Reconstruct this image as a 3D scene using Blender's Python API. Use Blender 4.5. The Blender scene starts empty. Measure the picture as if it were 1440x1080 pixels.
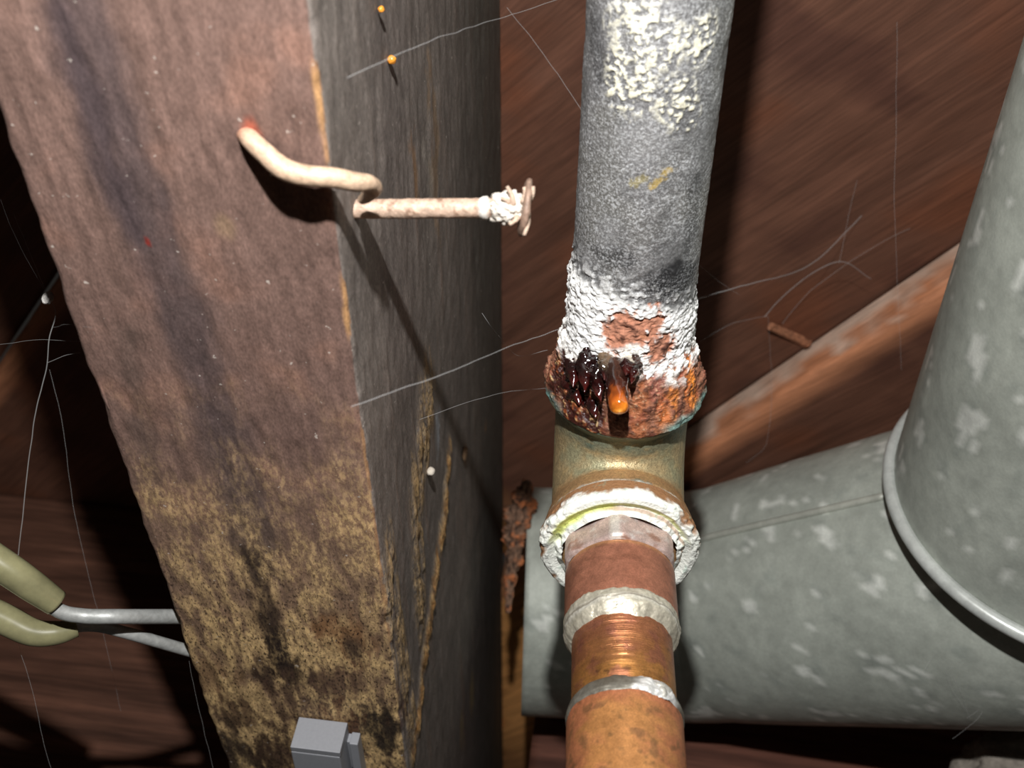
import bpy, math, random
import numpy as np
random.seed(4); rng = np.random.default_rng(7)
sc = bpy.context.scene
COL = sc.collection
MM = 0.001
BASE = np.array([0., 0., 1500.])           # the camera stands 1.5 m above the ground (mm)

# ------------------------------------------------------------------ camera
F, CX, CY = 1600., 720., 540.              # focal length and centre in pixels of the 1440x1080 frame
def nrm(v):
    v = np.asarray(v, float); return v/np.linalg.norm(v)
YD = nrm([717-CX, 2206-CY, F])             # joist direction seen from the camera
Z0 = nrm(np.array([0, -1., 0])-np.dot([0, -1., 0], YD)*YD)
X0 = np.cross(YD, Z0); X0 = X0 if X0[0] > 0 else -X0
PHI = math.atan(.13)
ZD = math.cos(PHI)*Z0+math.sin(PHI)*X0
XD = math.cos(PHI)*X0-math.sin(PHI)*Z0
R = np.array([XD, YD, ZD])                 # camera vector -> world vector
def W(c): return R@np.asarray(c, float)    # point in the camera's frame (mm) -> world (mm, camera at 0)
def ray(u, v): return R@np.array([(u-CX)/F, (v-CY)/F, 1.])
def on(u, v, ax, val):
    r = ray(u, v); return r*val/r[ax]
def at(u, v, z): return ray(u, v)*z

cd = bpy.data.cameras.new('camera'); cam = bpy.data.objects.new('camera', cd); COL.objects.link(cam)
from mathutils import Matrix, Vector
M = Matrix.Identity(4)
for i in range(3):
    M[i][0] = R[i][0]; M[i][1] = -R[i][1]; M[i][2] = -R[i][2]; M[i][3] = BASE[i]*MM
cam.matrix_world = M
cd.sensor_width = 36; cd.lens = 36*F/1440; cd.clip_start = .005; cd.clip_end = 50
cd.dof.use_dof = True; cd.dof.focus_distance = .256; cd.dof.aperture_fstop = 24
sc.camera = cam

# ------------------------------------------------------------------ world, flash, exposure
w = bpy.data.worlds.new('dim_crawlspace'); sc.world = w; w.use_nodes = True
w.node_tree.nodes['Background'].inputs[0].default_value = (1.0, .93, .85, 1)
w.node_tree.nodes['Background'].inputs[1].default_value = .018
fl = bpy.data.lights.new('camera_flash', 'POINT'); fl.energy = 6.0; fl.shadow_soft_size = .004
fl.color = (1.0, .985, .96)
flo = bpy.data.objects.new('camera_flash', fl); COL.objects.link(flo)
flo.location = Vector((BASE+W([-4, -98, -30]))*MM)
sc.view_settings.view_transform = 'Standard'; sc.view_settings.look = 'None'
sc.view_settings.exposure = 0.0; sc.view_settings.gamma = 1.0
sc.view_settings.use_curve_mapping = False

# ------------------------------------------------------------------ noise and painting helpers
_p = np.random.default_rng(3).permutation(256); _p = np.concatenate([_p, _p, _p])
_g = np.random.default_rng(5).normal(size=(256, 3)); _g /= np.linalg.norm(_g, axis=1)[:, None]
def pn(P):
    P = np.asarray(P, float); i = np.floor(P).astype(int); f = P-i; i &= 255
    u = f*f*f*(f*(f*6-15)+10); out = 0
    for dx in (0, 1):
        for dy in (0, 1):
            for dz in (0, 1):
                h = _p[_p[_p[(i[..., 0]+dx) & 255]+((i[..., 1]+dy) & 255)]+((i[..., 2]+dz) & 255)]
                g = _g[h]; d = f-np.array([dx, dy, dz])
                wt = (u[..., 0] if dx else 1-u[..., 0])*(u[..., 1] if dy else 1-u[..., 1])*(u[..., 2] if dz else 1-u[..., 2])
                out = out+wt*(g*d).sum(-1)
    return out*1.5
def fbm(P, o=4, gain=.5):
    P = np.asarray(P, float); s = 0; a = 1; n = 0
    for k in range(o):
        s = s+a*pn(P*(2**k)+k*17.3); n += a; a *= gain
    return s/n*1.4
def sm(a, b, x):
    t = np.clip((x-a)/(b-a), 0, 1); return t*t*(3-2*t)
def S(r, g, b):
    c = np.array([r, g, b])/255.; return np.where(c <= .04045, c/12.92, ((c+.055)/1.055)**2.4)
def mix(c, col, m):
    m = np.clip(m, 0, 1)[..., None]; return c*(1-m)+np.asarray(col)*m
def pdist(Q, pts):                        # distance of 2-D points to a polyline, and width interpolated along it
    best = np.full(Q.shape[:-1], 1e9)
    for a, b in zip(pts[:-1], pts[1:]):
        a = np.asarray(a, float); b = np.asarray(b, float); d = b-a
        t = np.clip(((Q-a)@d)/(d@d), 0, 1)
        best = np.minimum(best, np.linalg.norm(Q-(a+t[..., None]*d), axis=-1))
    return best

# ------------------------------------------------------------------ object helpers
def tag(o, label, cat, group=None, kind=None):
    o['label'] = label; o['category'] = cat
    if group: o['group'] = group
    if kind: o['kind'] = kind
    return o
def thing(name, loc, label, cat, group=None):
    o = bpy.data.objects.new(name, None); COL.objects.link(o); o.empty_display_size = .01
    o.location = Vector((BASE+np.asarray(loc))*MM); o['w'] = [float(x) for x in loc]
    return tag(o, label, cat, group)
def wl(o):
    while o is not None and 'w' not in o: o = o.parent
    return np.array(o['w']) if o is not None else np.zeros(3)
def link(name, V, Fs, mat, parent=None, smooth=True, attrs=None, loc=None):
    V = np.asarray(V, float).reshape(-1, 3)
    me = bpy.data.meshes.new(name)
    o0 = wl(parent) if parent is not None else (np.asarray(loc) if loc is not None else V.mean(0))
    me.from_pydata(((V-o0)*MM).tolist(), [], Fs if isinstance(Fs, list) else Fs.tolist())
    if smooth: me.polygons.foreach_set('use_smooth', np.ones(len(me.polygons), bool))
    for k, a in (attrs or {}).items():
        a = np.asarray(a, float)
        if k == 'Col':
            at_ = me.color_attributes.new('Col', 'FLOAT_COLOR', 'POINT')
            a = a.reshape(-1, 3); a = np.concatenate([a, np.ones((len(a), 1))], 1)
            at_.data.foreach_set('color', a.ravel())
        else:
            me.attributes.new(k, 'FLOAT', 'POINT').data.foreach_set('value', a.ravel())
    me.update()
    o = bpy.data.objects.new(name, me); COL.objects.link(o); me.materials.append(mat)
    if parent is not None: o.parent = parent
    else:
        o.location = Vector((BASE+o0)*MM); o['w'] = [float(x) for x in o0]
    return o
def gridf(n, m, wrap=False):
    i, j = np.meshgrid(np.arange(n-1), np.arange(m if wrap else m-1), indexing='ij')
    j2 = (j+1) % m
    return np.stack([i*m+j, i*m+j2, (i+1)*m+j2, (i+1)*m+j], -1).reshape(-1, 4)
def grid(name, P, mat, parent=None, wrap=False, caps=False, attrs=None, smooth=True, loc=None):
    n, m = P.shape[:2]; Fs = gridf(n, m, wrap).tolist()
    if caps: Fs += [list(range(m))[::-1], list(range((n-1)*m, n*m))]
    return link(name, P, Fs, mat, parent, smooth, attrs, loc)
def frames(path):
    path = np.asarray(path, float); T = np.gradient(path, axis=0); T /= np.linalg.norm(T, axis=1)[:, None]
    n = np.cross(T[0], [0.3, .2, .9]); n /= np.linalg.norm(n); N = []
    for t in T:
        n = n-t*(n@t); n /= np.linalg.norm(n); N.append(n)
    N = np.array(N); return T, N, np.cross(T, N)
def tubeP(path, rad, m=24, n0=None):
    path = np.asarray(path, float); T, N, B = frames(path)
    rad = np.broadcast_to(np.asarray(rad, float), (len(path),))
    a = np.arange(m)/m*2*math.pi
    return path[:, None]+rad[:, None, None]*(np.cos(a)[None, :, None]*N[:, None]+np.sin(a)[None, :, None]*B[:, None])
def spline(pts, n):
    pts = np.asarray(pts, float); q = np.vstack([2*pts[0]-pts[1], pts, 2*pts[-1]-pts[-2]]); out = []
    for s in np.linspace(0, len(pts)-1, n):
        i = min(int(s), len(pts)-2); t = s-i; p0, p1, p2, p3 = q[i:i+4]
        out.append(.5*((2*p1)+(-p0+p2)*t+(2*p0-5*p1+4*p2-p3)*t*t+(-p0+3*p1-3*p2+p3)*t**3))
    return np.array(out)
def basis(ax, ref):                       # two unit vectors square to ax, the first towards ref
    e1 = nrm(np.asarray(ref)-np.dot(ref, ax)*ax); return e1, np.cross(ax, e1)
def lathe(o, ax, prof, m, ref):           # prof: rows of (distance along ax, radius)
    e1, e2 = basis(ax, ref); prof = np.asarray(prof, float); a = np.arange(m)/m*2*math.pi
    d = np.cos(a)[:, None]*e1+np.sin(a)[:, None]*e2
    P = o+prof[:, 0][:, None, None]*ax+prof[:, 1][:, None, None]*d[None]
    return P, a, d
def resample(prof, step):
    prof = np.asarray(prof, float); L = np.concatenate([[0], np.cumsum(np.linalg.norm(np.diff(prof[:, :2], axis=0), axis=1))])
    t = np.linspace(0, L[-1], max(2, int(L[-1]/step)+1))
    return np.stack([np.interp(t, L, prof[:, k]) for k in range(prof.shape[1])], 1)
def oncyl(u, v, o, ax, r):                # the near point of a pixel's ray on a cylinder: (along, x, y) in mm
    d = nrm(ray(u, v)); e1, e2 = basis(ax, -o)
    dp = np.array([d@e1, d@e2]); op = np.array([-(o@e1), -(o@e2)])
    a = dp@dp; b = 2*dp@op; c = op@op-r*r; D = b*b-4*a*c
    t = (-b-math.sqrt(max(D, 0)))/(2*a)
    P = d*t; return (P-o)@ax, math.atan2((P-o)@e2, (P-o)@e1), P

# ------------------------------------------------------------------ materials
def mat(name, rough=.6, metal=0., groove=None, color=None, fine=(), specks=(), bump=(), stretch=(1, 1, 1), spec=.5, alpha=None, coat=0., rot=None):
    """colour from the painted stains 'Col' (or one colour), times fine grain, plus specks; relief from noise"""
    m = bpy.data.materials.new(name); m.use_nodes = True; nt = m.node_tree; N = nt.nodes; Lk = nt.links
    b = N['Principled BSDF']
    tc = N.new('ShaderNodeTexCoord'); mp = N.new('ShaderNodeMapping'); mp.inputs['Scale'].default_value = stretch
    if rot: mp.inputs['Rotation'].default_value = rot
    Lk.new(tc.outputs['Object'], mp.inputs[0]); vec = mp.outputs[0]
    if rot:                                # turn first, then stretch
        mp.inputs['Scale'].default_value = (1, 1, 1); mp2 = N.new('ShaderNodeMapping'); mp2.inputs['Scale'].default_value = stretch
        Lk.new(vec, mp2.inputs[0]); vec = mp2.outputs[0]
    if color is None:
        a = N.new('ShaderNodeAttribute'); a.attribute_name = 'Col'; c = a.outputs['Color']
    else:
        a = N.new('ShaderNodeRGB'); a.outputs[0].default_value = (*color, 1); c = a.outputs[0]
    def noise(scale, detail=4, iso=False, rough_=.55):
        n = N.new('ShaderNodeTexNoise'); n.inputs['Scale'].default_value = scale; n.inputs['Detail'].default_value = detail
        n.inputs['Roughness'].default_value = rough_
        Lk.new(tc.outputs['Object'] if iso else vec, n.inputs['Vector']); return n.outputs['Fac']
    def rng_(x, a0, a1, b0, b1, clamp=True):
        n = N.new('ShaderNodeMapRange'); n.clamp = clamp
        for k, v in zip((1, 2, 3, 4), (a0, a1, b0, b1)): n.inputs[k].default_value = v
        Lk.new(x, n.inputs[0]); return n.outputs[0]
    for (scale, lo, hi) in fine:
        f = rng_(noise(scale), .3, .7, lo, hi)
        v = N.new('ShaderNodeVectorMath'); v.operation = 'SCALE'; Lk.new(c, v.inputs[0]); Lk.new(f, v.inputs['Scale']); c = v.outputs[0]
    for s in specks:                       # (scale, low, high, colour, amount[, attribute that gates it][, iso])
        f = rng_(noise(s[0], 3, iso=(len(s) > 6 and s[6])), s[1], s[2], 0, s[4])
        if len(s) > 5 and s[5]:
            ga = N.new('ShaderNodeAttribute'); ga.attribute_name = s[5]
            mu = N.new('ShaderNodeMath'); mu.operation = 'MULTIPLY'; Lk.new(f, mu.inputs[0]); Lk.new(ga.outputs['Fac'], mu.inputs[1]); f = mu.outputs[0]
        x = N.new('ShaderNodeMix'); x.data_type = 'RGBA'; Lk.new(f, x.inputs['Factor']); Lk.new(c, x.inputs['A']); x.inputs['B'].default_value = (*s[3], 1); c = x.outputs['Result']
    Lk.new(c, b.inputs['Base Color'])
    def val(x, sock):
        if isinstance(x, str):
            g = N.new('ShaderNodeAttribute'); g.attribute_name = x; Lk.new(g.outputs['Fac'], b.inputs[sock])
        else: b.inputs[sock].default_value = x
    val(rough, 'Roughness'); val(metal, 'Metallic'); b.inputs['Specular IOR Level'].default_value = spec
    b.inputs['Coat Weight'].default_value = coat
    if alpha is not None: b.inputs['Alpha'].default_value = alpha
    prev = None
    if groove:                             # fine emery rings around a tube, along its own length
        ga = N.new('ShaderNodeAttribute'); ga.attribute_name = 'Along'; gn = N.new('ShaderNodeTexNoise'); gn.noise_dimensions = '1D'
        gn.inputs['Scale'].default_value = groove[0]; gn.inputs['Detail'].default_value = 3; Lk.new(ga.outputs['Fac'], gn.inputs['W'])
        gb = N.new('ShaderNodeBump'); gb.inputs['Distance'].default_value = groove[1]*MM; Lk.new(gn.outputs['Fac'], gb.inputs['Height']); prev = gb.outputs[0]
    for (scale, dist) in bump:             # relief height in mm
        bn = N.new('ShaderNodeBump'); bn.inputs['Distance'].default_value = dist*MM; bn.inputs['Strength'].default_value = 1
        Lk.new(noise(scale, 5), bn.inputs['Height'])
        if prev: Lk.new(prev, bn.inputs['Normal'])
        prev = bn.outputs[0]
    if prev: Lk.new(prev, b.inputs['Normal'])
    return m

GRAY = lambda g: (g, g, g)
m_joist = mat('weathered_joist_wood', rough=.75, spec=.3, stretch=(1, .4, .9), fine=[(500, .85, 1.14), (2600, .72, 1.28)],
              specks=[(1000, .45, .60, tuple(S(246, 208, 148)), .85, 'Gold'), (1900, .55, .63, tuple(S(40, 26, 20)), .85, 'Dark'), (3000, .60, .68, tuple(S(255, 228, 170)), .8, 'Gold', True), (520, .70, .72, tuple(S(215, 205, 195)), .6, None, True)],
              bump=[(900, .1), (2600, .07)])
m_sub = mat('dark_floorboard_wood', rough=.6, spec=.35, rot=(0, 0, math.radians(-45)), stretch=(1, .06, 1), fine=[(260, .8, 1.2), (900, .8, 1.2)], bump=[(500, .15)])
m_rim = mat('rim_board_wood', rough=.7, spec=.3, stretch=(.06, 1, 1), fine=[(240, .6, 1.4), (900, .75, 1.25)], bump=[(400, .3)])
m_galv = mat('oxidised_steel', rough='Rgh', metal='Met', fine=[(1700, .72, 1.3), (500, .85, 1.12)],
             specks=[(1700, .52, .62, tuple(S(225, 228, 232)), .7, 'Salt', True), (3600, .54, .62, tuple(S(235, 236, 238)), .6, 'Salt', True)], bump=[(1900, .16), (500, .14)])
m_crust = mat('rust_and_salts', rough='Rgh', metal=0., fine=[(1500, .7, 1.3), (3500, .75, 1.25)], bump=[(1600, .28), (4000, .1)])
m_brass = mat('patinated_brass', rough=.42, metal='Met', fine=[(1400, .75, 1.25), (4000, .75, 1.28)], bump=[(2200, .12), (600, .2)])
m_copper = mat('tarnished_copper', groove=(5, .11), rough='Rgh', metal='Met', stretch=(1, 1, 1), fine=[(250, .8, 1.15), (900, .85, 1.12), (3000, .8, 1.2)], bump=[(1500, .035)])
m_solder = mat('grey_solder', rough='Rgh', metal='Met', fine=[(1800, .85, 1.12)], bump=[(1300, .12)])
m_tape = mat('white_joint_tape', rough=.65, metal=0., fine=[(1500, .88, 1.08)], bump=[(1600, .3)])
m_duct = mat('spangled_galvanised_steel', rough='Rgh', metal=.12, fine=[(60, .88, 1.1), (220, .88, 1.12), (1200, .93, 1.06)], bump=[(90, .25)])
m_nail = mat('rusty_pale_nail', rough=.5, metal=.1, fine=[(900, .75, 1.2), (2600, .85, 1.15)], bump=[(1800, .12)])
m_fluff = mat('dusty_fluff', rough=.9, metal=0., fine=[(2000, .75, 1.15)], bump=[(2500, .3)])
m_rod = mat('dull_grey_metal_rod', rough=.45, metal=.25, color=tuple(S(176, 178, 176)), fine=[(700, .8, 1.15)], bump=[(900, .06)])
m_sleeve = mat('yellowed_plastic_sleeve', coat=.5, rough=.28, metal=0., color=tuple(S(140, 136, 102)), fine=[(120, .75, 1.2), (900, .94, 1.05)], spec=.6)
m_grey = mat('grey_plastic', rough=.5, metal=0., color=tuple(S(146, 148, 154)), fine=[(1200, .96, 1.04)], bump=[(2500, .02)])
m_web = mat('cobweb_silk', rough=.8, metal=0., color=tuple(S(205, 205, 205)), alpha=.14)
m_stone = mat('pale_foundation_stone', rough=.9, metal=0., color=tuple(S(150, 142, 132)), fine=[(60, .6, 1.25), (500, .7, 1.25)], bump=[(150, 1.5), (700, .4)])
m_drip = mat('amber_resin_drip', rough=.12, metal=0., spec=.7, coat=.6, fine=[(700, .7, 1.25)], bump=[(500, .1)])
m_resin = mat('amber_bead', rough=.2, metal=0., color=tuple(S(214, 140, 50)), fine=[(800, .8, 1.15)])
m_debris = mat('torn_bark', rough=.85, metal=0., fine=[(600, .6, 1.3)], bump=[(500, .6)])

# ------------------------------------------------------------------ setting: floorboards overhead and the rim board
ZB, ZT, XR, XL, YR, YE = 150., 342., -48.4, -102.5, 440., 760.
a_, b_ = on(970, 605, 2, ZT)[:2], on(1345, 350, 2, ZT)[:2]
BD = nrm(b_-a_); BN = np.array([-BD[1], BD[0]]); BN = BN if BN[1] > 0 else -BN   # board run, and the way across
SEAM = a_@BN
SEAM_L = .5*((on(0, 490, 2, ZT)+on(75, 415, 2, ZT))[:2]@BN)
ceil = bpy.data.objects.new('ceiling', None); COL.objects.link(ceil); ceil['kind'] = 'structure'
ceil['w'] = [0., 0., ZT]; ceil.location = Vector((BASE+np.array([0, 0, ZT]))*MM)
ceil['label'] = 'dark brown diagonal floorboards overhead'
def board(n0, n1, z, thick, gap=1.2, xmin=-1e9):
    """one floorboard: underside grid plus its edge facing the camera side, laid along BD"""
    s0, s1 = -820., 700.
    ns, nn = 300, 26
    s = np.linspace(s0, s1, ns)
    q = np.linspace(0, 1, nn)
    rows = []
    edge = [(0., thick), (0., thick*.72), (0., thick*.45), (.2, thick*.2), (1.2, thick*.07), (3.0, 0.)]   # (inwards, up)
    prof = [(n0+gap/2+e, z+h) for e, h in edge]+[(n0+gap/2+3+(n1-n0-6-gap)*t, z) for t in q[1:]]+[(n1-gap/2, z+1.5), (n1-gap/2, z+thick)]
    prof = np.array(prof); SS, K = np.meshgrid(s, np.arange(len(prof)), indexing='ij')
    Nn = prof[K, 0]; Zz = prof[K, 1].copy()
    near = np.exp(-((K-4)/2.2)**2)
    wob = fbm(np.stack([SS/9, K*.35, SS*0+n0], -1), 3)
    Nn = Nn+near*wob*1.3; Zz = Zz+near*fbm(np.stack([SS/6, K*.5, SS*0+n0+9], -1), 3)*.8
    Zz = Zz+np.where((K > 8) & (K < len(prof)-2), fbm(np.stack([SS/120, Nn/12, SS*0], -1), 3)*.5, 0)
    XY = SS[..., None]*BD+Nn[..., None]*BN
    P = np.concatenate([XY, Zz[..., None]], -1)
    P[..., 1] = np.minimum(P[..., 1], YE-1); P[..., 0] = np.maximum(P[..., 0], xmin)
    base = S(104, 70, 55)
    g1 = fbm(np.stack([SS/160, Nn/7, SS*0+z], -1), 4); g2 = fbm(np.stack([SS/40, Nn/30, SS*0+3], -1), 3)
    C = np.ones(P.shape)*base*(1+.35*g1+.25*g2)[..., None]
    C = mix(C, S(66, 40, 34), sm(.1, .5, g2)*.6)
    C = mix(C, S(128, 74, 48), sm(.15, .6, -g2)*.45)
    tawny = sm(70, 30, np.abs(P[..., 0]+20))*sm(405, 440, P[..., 1]+25*g2)*sm(680, 560, P[..., 1])      # lighter orange patch beside the joist
    C = mix(C, S(240, 172, 104)*(1+.3*g1)[..., None], tawny*.9)
    e = (K <= 5)
    C = np.where(e[..., None], mix(C, S(190, 128, 92), np.full(K.shape, .9)), C)
    pale = sm(.1, -.25, (K-2.4)*.16+.5*fbm(np.stack([SS/14, K*.4, SS*0+30], -1), 3))*(K <= 4)
    C = mix(C, S(214, 196, 180), pale*.65)
    return P, C
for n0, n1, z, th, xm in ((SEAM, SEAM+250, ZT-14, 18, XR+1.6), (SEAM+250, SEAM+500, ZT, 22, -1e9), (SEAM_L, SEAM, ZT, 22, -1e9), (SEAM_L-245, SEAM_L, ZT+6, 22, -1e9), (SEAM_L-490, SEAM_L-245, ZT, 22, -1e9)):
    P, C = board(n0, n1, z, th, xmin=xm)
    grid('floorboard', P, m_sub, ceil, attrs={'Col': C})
# rim board closing the bays far behind, and blocking boards between the joists
def upright(name, x0, x1, y, z0, z1, thick, tone):
    xs = np.linspace(x0, x1, max(20, int((x1-x0)/4))); pr_ = [(y+thick, z1), (y, z1)]+[(y, z) for z in np.linspace(z1, z0, 60)[1:-1]]+[(y, z0), (y+thick, z0)]
    pr_ = np.array(pr_); X, K = np.meshgrid(xs, np.arange(len(pr_)), indexing='ij'); Yv = pr_[K, 0]; Z = pr_[K, 1]
    g = fbm(np.stack([X/150, Z/9, X*0+y], -1), 4)
    face = (K > 1) & (K < len(pr_)-2)
    Pb = np.stack([X, Yv+face*fbm(np.stack([X/80, Z/20, X*0+4], -1), 3)*.8, Z], -1)
    return grid(name, Pb, m_rim, wrap=True, caps=True, attrs={'Col': np.ones(Pb.shape)*tone*(1+.4*g)[..., None]})
o = upright('wall_back', -640, 640, YE, 60, ZT+24, 30, S(98, 66, 52)); o['kind'] = 'structure'; o['label'] = 'dark brown rim board closing the far end'
tag(upright('blocking_board', -640, XL-.5, YR, 150, ZT-.5, 36, S(98, 66, 52)), 'dark brown blocking board behind the sleeved rods', 'board')
tag(upright('blocking_board', on(752, 1010, 1, YR)[0], 640, YR, 150, ZT-15, 36, S(98, 62, 50)), 'dark reddish blocking board showing below the duct elbow', 'board')

# foundation stone poking up at the right under the duct
c0 = on(1560, 1120, 1, YR-40)
th, ph = np.meshgrid(np.linspace(0, math.pi, 50), np.arange(90)/90*2*math.pi, indexing='ij')
d = np.stack([np.sin(th)*np.cos(ph), np.sin(th)*np.sin(ph), np.cos(th)], -1)
P = c0+d*np.array([58, 34, 22.])*(1+.16*fbm(d*2.2, 4)+.05*fbm(d*9, 3))[..., None]
tag(grid('foundation_stone', P, m_stone, wrap=True), 'pale rough foundation stone below the horizontal duct elbow', 'stone')

# ------------------------------------------------------------------ the joist
ys = np.concatenate([np.linspace(-560, 50, 30)[:-1], np.linspace(50, 400, 400), np.linspace(400, YE-1, 90)[1:]])
xb = np.linspace(XL+1.5, XR-1.6, 120)
ca = np.linspace(0, math.pi/2, 8)[1:-1]
lft = [(XL, z) for z in np.linspace(ZT, ZB+2, 8)]
cornL = [(XL+1.5-1.5*math.cos(a), ZB+1.5-1.5*math.sin(a)) for a in ca]
bot = [(x, ZB) for x in xb]
cornR = [(XR-1.6+1.6*math.sin(a), ZB+1.6-1.6*math.cos(a)) for a in ca]
zz = ZB+1.8+(ZT-ZB-1.8)*np.linspace(0, 1, 150)**1.15
sid = [(XR+.8*(z-ZB)/(ZT-ZB), z) for z in zz]
sec = np.array(lft+cornL+bot+cornR+sid); K0 = len(lft)+len(cornL); K1 = K0+len(bot); K2 = K1+len(cornR)
YY, KK = np.meshgrid(ys, np.arange(len(sec)), indexing='ij')
XX = sec[KK, 0].copy(); ZZ = sec[KK, 1].copy()
isb = (KK < K1+3); iss = KK >= K1+3
Q = np.stack([XX, YY, ZZ], -1)
C = np.ones(Q.shape)*S(122, 97, 88)
Bxy = Q[..., :2]; Syz = Q[..., 1:]
pb = lambda L: [on(u, v, 2, ZB)[:2] for u, v in L]
ps = lambda L: [on(u, v, 0, XR+.4)[1:] for u, v in L]
st = fbm(np.stack([XX/5, YY/70, ZZ/5], -1), 4); bl = fbm(Q/18, 4); fi = fbm(Q/np.array([2.2, 9, 2.2]), 4); md = fbm(Q/np.array([5., 14, 5.])+9, 4)
C = C*(1+.22*st+.2*bl+.15*fi)[..., None]
C = mix(C, S(150, 112, 96), sm(.0, .5, bl)*.5)
# underside: grey band, paler left margin, weathered gold towards the far end
dk = pdist(Bxy, pb([(95, -40), (165, 200), (225, 370), (285, 520), (335, 680), (362, 800)]))
C = mix(C, S(76, 66, 68), isb*sm(8.5, 1.5, dk+3*md+2*st)*.7)
dk2 = pdist(Bxy, pb([(80, 20), (110, 120), (190, 330)]))
C = mix(C, S(66, 56, 60), isb*sm(4.5, .5, dk2+2.5*md)*.6)
dk3 = pdist(Bxy, pb([(180, 470), (200, 600), (215, 700)]))
C = mix(C, S(80, 68, 62), isb*sm(4, .5, dk3+2.5*md)*.5)
gold = isb*sm(150, 265, YY+26*bl+22*st+(XX+75)*.25)
C = mix(C, S(160, 130, 96), gold*(.55+.3*sm(-.4, .4, md+.6*st+.35*fi)))
gs = isb*sm(185, 245, YY+20*bl)*sm(-.25, .35, fi+.7*md)
C = mix(C, S(226, 190, 136), gs*.6)
damp = np.zeros(YY.shape)
def spotb(u, v, r, col, amt, nz=.5):
    global C, damp
    c = pb([(u, v)])[0]; d_ = np.linalg.norm((Bxy-c)*np.array([1, .6]), axis=-1)
    k_ = isb*sm(r, r*.35, d_+nz*r*(md+.6*fi))*amt; C = mix(C, col, k_); damp = np.maximum(damp, k_)
def spots(u, v, r, col, amt, nz=.5, asp=.35):
    global C
    c = ps([(u, v)])[0]; d_ = np.linalg.norm((Syz-c)*np.array([asp, 1]), axis=-1)
    C = mix(C, col, iss*sm(r, r*.35, d_+nz*r*(md+.6*fi))*amt)
spotb(405, 935, 10, S(44, 30, 24), .9, .9); spotb(440, 1005, 12, S(96, 72, 58), .7, .9); spotb(300, 960, 8, S(150, 118, 82), .6, .8); spotb(370, 870, 4, S(60, 42, 30), .6, 1.)
dk4 = pdist(Bxy, pb([(352, 780), (375, 860), (400, 930)]))
C = mix(C, S(46, 36, 32), isb*sm(4.5, .3, dk4+3.5*fi+2*md)*.75); damp = np.maximum(damp, isb*sm(4.5, .3, dk4+3.5*fi+2*md)*.8)
spotb(485, 905, 9, S(150, 110, 74), .85, .5); spotb(497, 915, 4.5, S(72, 58, 50), .85, .5); spotb(470, 960, 9, S(104, 78, 62), .7, .8)
spotb(345, 1010, 9, S(96, 72, 52), .75, 1.); spotb(330, 1062, 13, S(52, 42, 34), .85, .8); spotb(390, 1060, 12, S(70, 50, 38), .8, .9)
spotb(530, 1030, 11, S(30, 26, 24), .9, .7); spotb(480, 1010, 8, S(118, 82, 58), .7, .8); spotb(320, 905, 5, S(120, 96, 76), .6, .8)
spotb(316, 318, 2.6, S(160, 132, 104), .55, .3); spotb(208, 340, .8, S(150, 40, 26), .9, .2); spotb(352, 188, 2.5, S(170, 84, 60), .7, .4)
# raw wood along the arris
ar = np.abs(np.stack([XX-XR, ZZ-ZB], -1)).max(-1)
am = np.zeros(YY.shape)
for v0, v1, wd, k in ((100, 232, 1.25, .8), (395, 470, 1.2, .75), (600, 900, .9, .5)):
    y0, y1 = on(450, v0, 2, ZB)[1], on(500, v1, 2, ZB)[1]
    am = np.maximum(am, k*sm(y0-3, y0+2, YY)*sm(y1+3, y1-2, YY)*sm(wd, wd*.4, ar+.6*fi))
C = mix(C, S(204, 156, 104), am)
# side: grey, darker towards the top, with torn raw strips
sd = S(130, 121, 115)*(1+.2*st+.25*bl+.2*fi)[..., None]
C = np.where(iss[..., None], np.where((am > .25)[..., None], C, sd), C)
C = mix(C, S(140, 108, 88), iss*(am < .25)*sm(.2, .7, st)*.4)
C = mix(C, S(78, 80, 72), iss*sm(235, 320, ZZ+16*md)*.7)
t1 = pdist(Syz*np.array([.5, 1]), [p*np.array([.5, 1]) for p in ps([(604, 560), (592, 640), (586, 720), (590, 800), (592, 850)])])
t2 = pdist(Syz*np.array([.5, 1]), [p*np.array([.5, 1]) for p in ps([(632, 635), (624, 730), (613, 800), (606, 860), (597, 930), (590, 1000), (582, 1060)])])
t3 = pdist(Syz*np.array([.5, 1]), [p*np.array([.5, 1]) for p in ps([(550, 800), (560, 880), (572, 960), (582, 1020)])])
tear = iss*np.maximum.reduce([sm(10, 2.5, t1+4*fi+3*st), sm(4.4, 1.4, t2+2.0*fi), .8*sm(9, 1.5, t3+4*fi+3*st)])
fibre_ = fbm(np.stack([XX/3, YY/26, ZZ/1.1], -1)+50, 4)
tear = tear*(.1+.9*sm(-.2, .15, fibre_+.4*fi))
C = mix(C, S(196, 162, 116), tear*sm(-.5, .3, fi+.5*md))
C = mix(C, S(214, 156, 92), iss*sm(3.0, .6, t2+1.3*fi)*sm(210, 240, YY)*sm(-.4, .1, fibre_)*.9)
spots(612, 205, 6, S(150, 120, 86), .5, 1.4, .22); spots(604, 250, 4, S(168, 160, 150), .4, 1.4, .25); spots(586, 255, 3.5, S(166, 122, 76), .55, 1.3, .3)
spots(616, 600, 3.6, S(178, 182, 190), .8, .9, .35); spots(654, 640, 3, S(140, 112, 84), .8, .7, .4); spots(682, 600, 2.4, S(150, 116, 76), .7, .6, .6)
spots(664, 975, 6, S(170, 150, 110), .8, .8, .35); spots(650, 1030, 5, S(150, 130, 96), .7, .8, .4); spots(560, 1000, 9, S(70, 34, 28), .7, .8, .3)
Zd_ = np.where(isb, -.35*fi-.5*st*.6, 0); ZZ2 = ZZ+Zd_*(KK >= K0)*(KK < K1)
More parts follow.
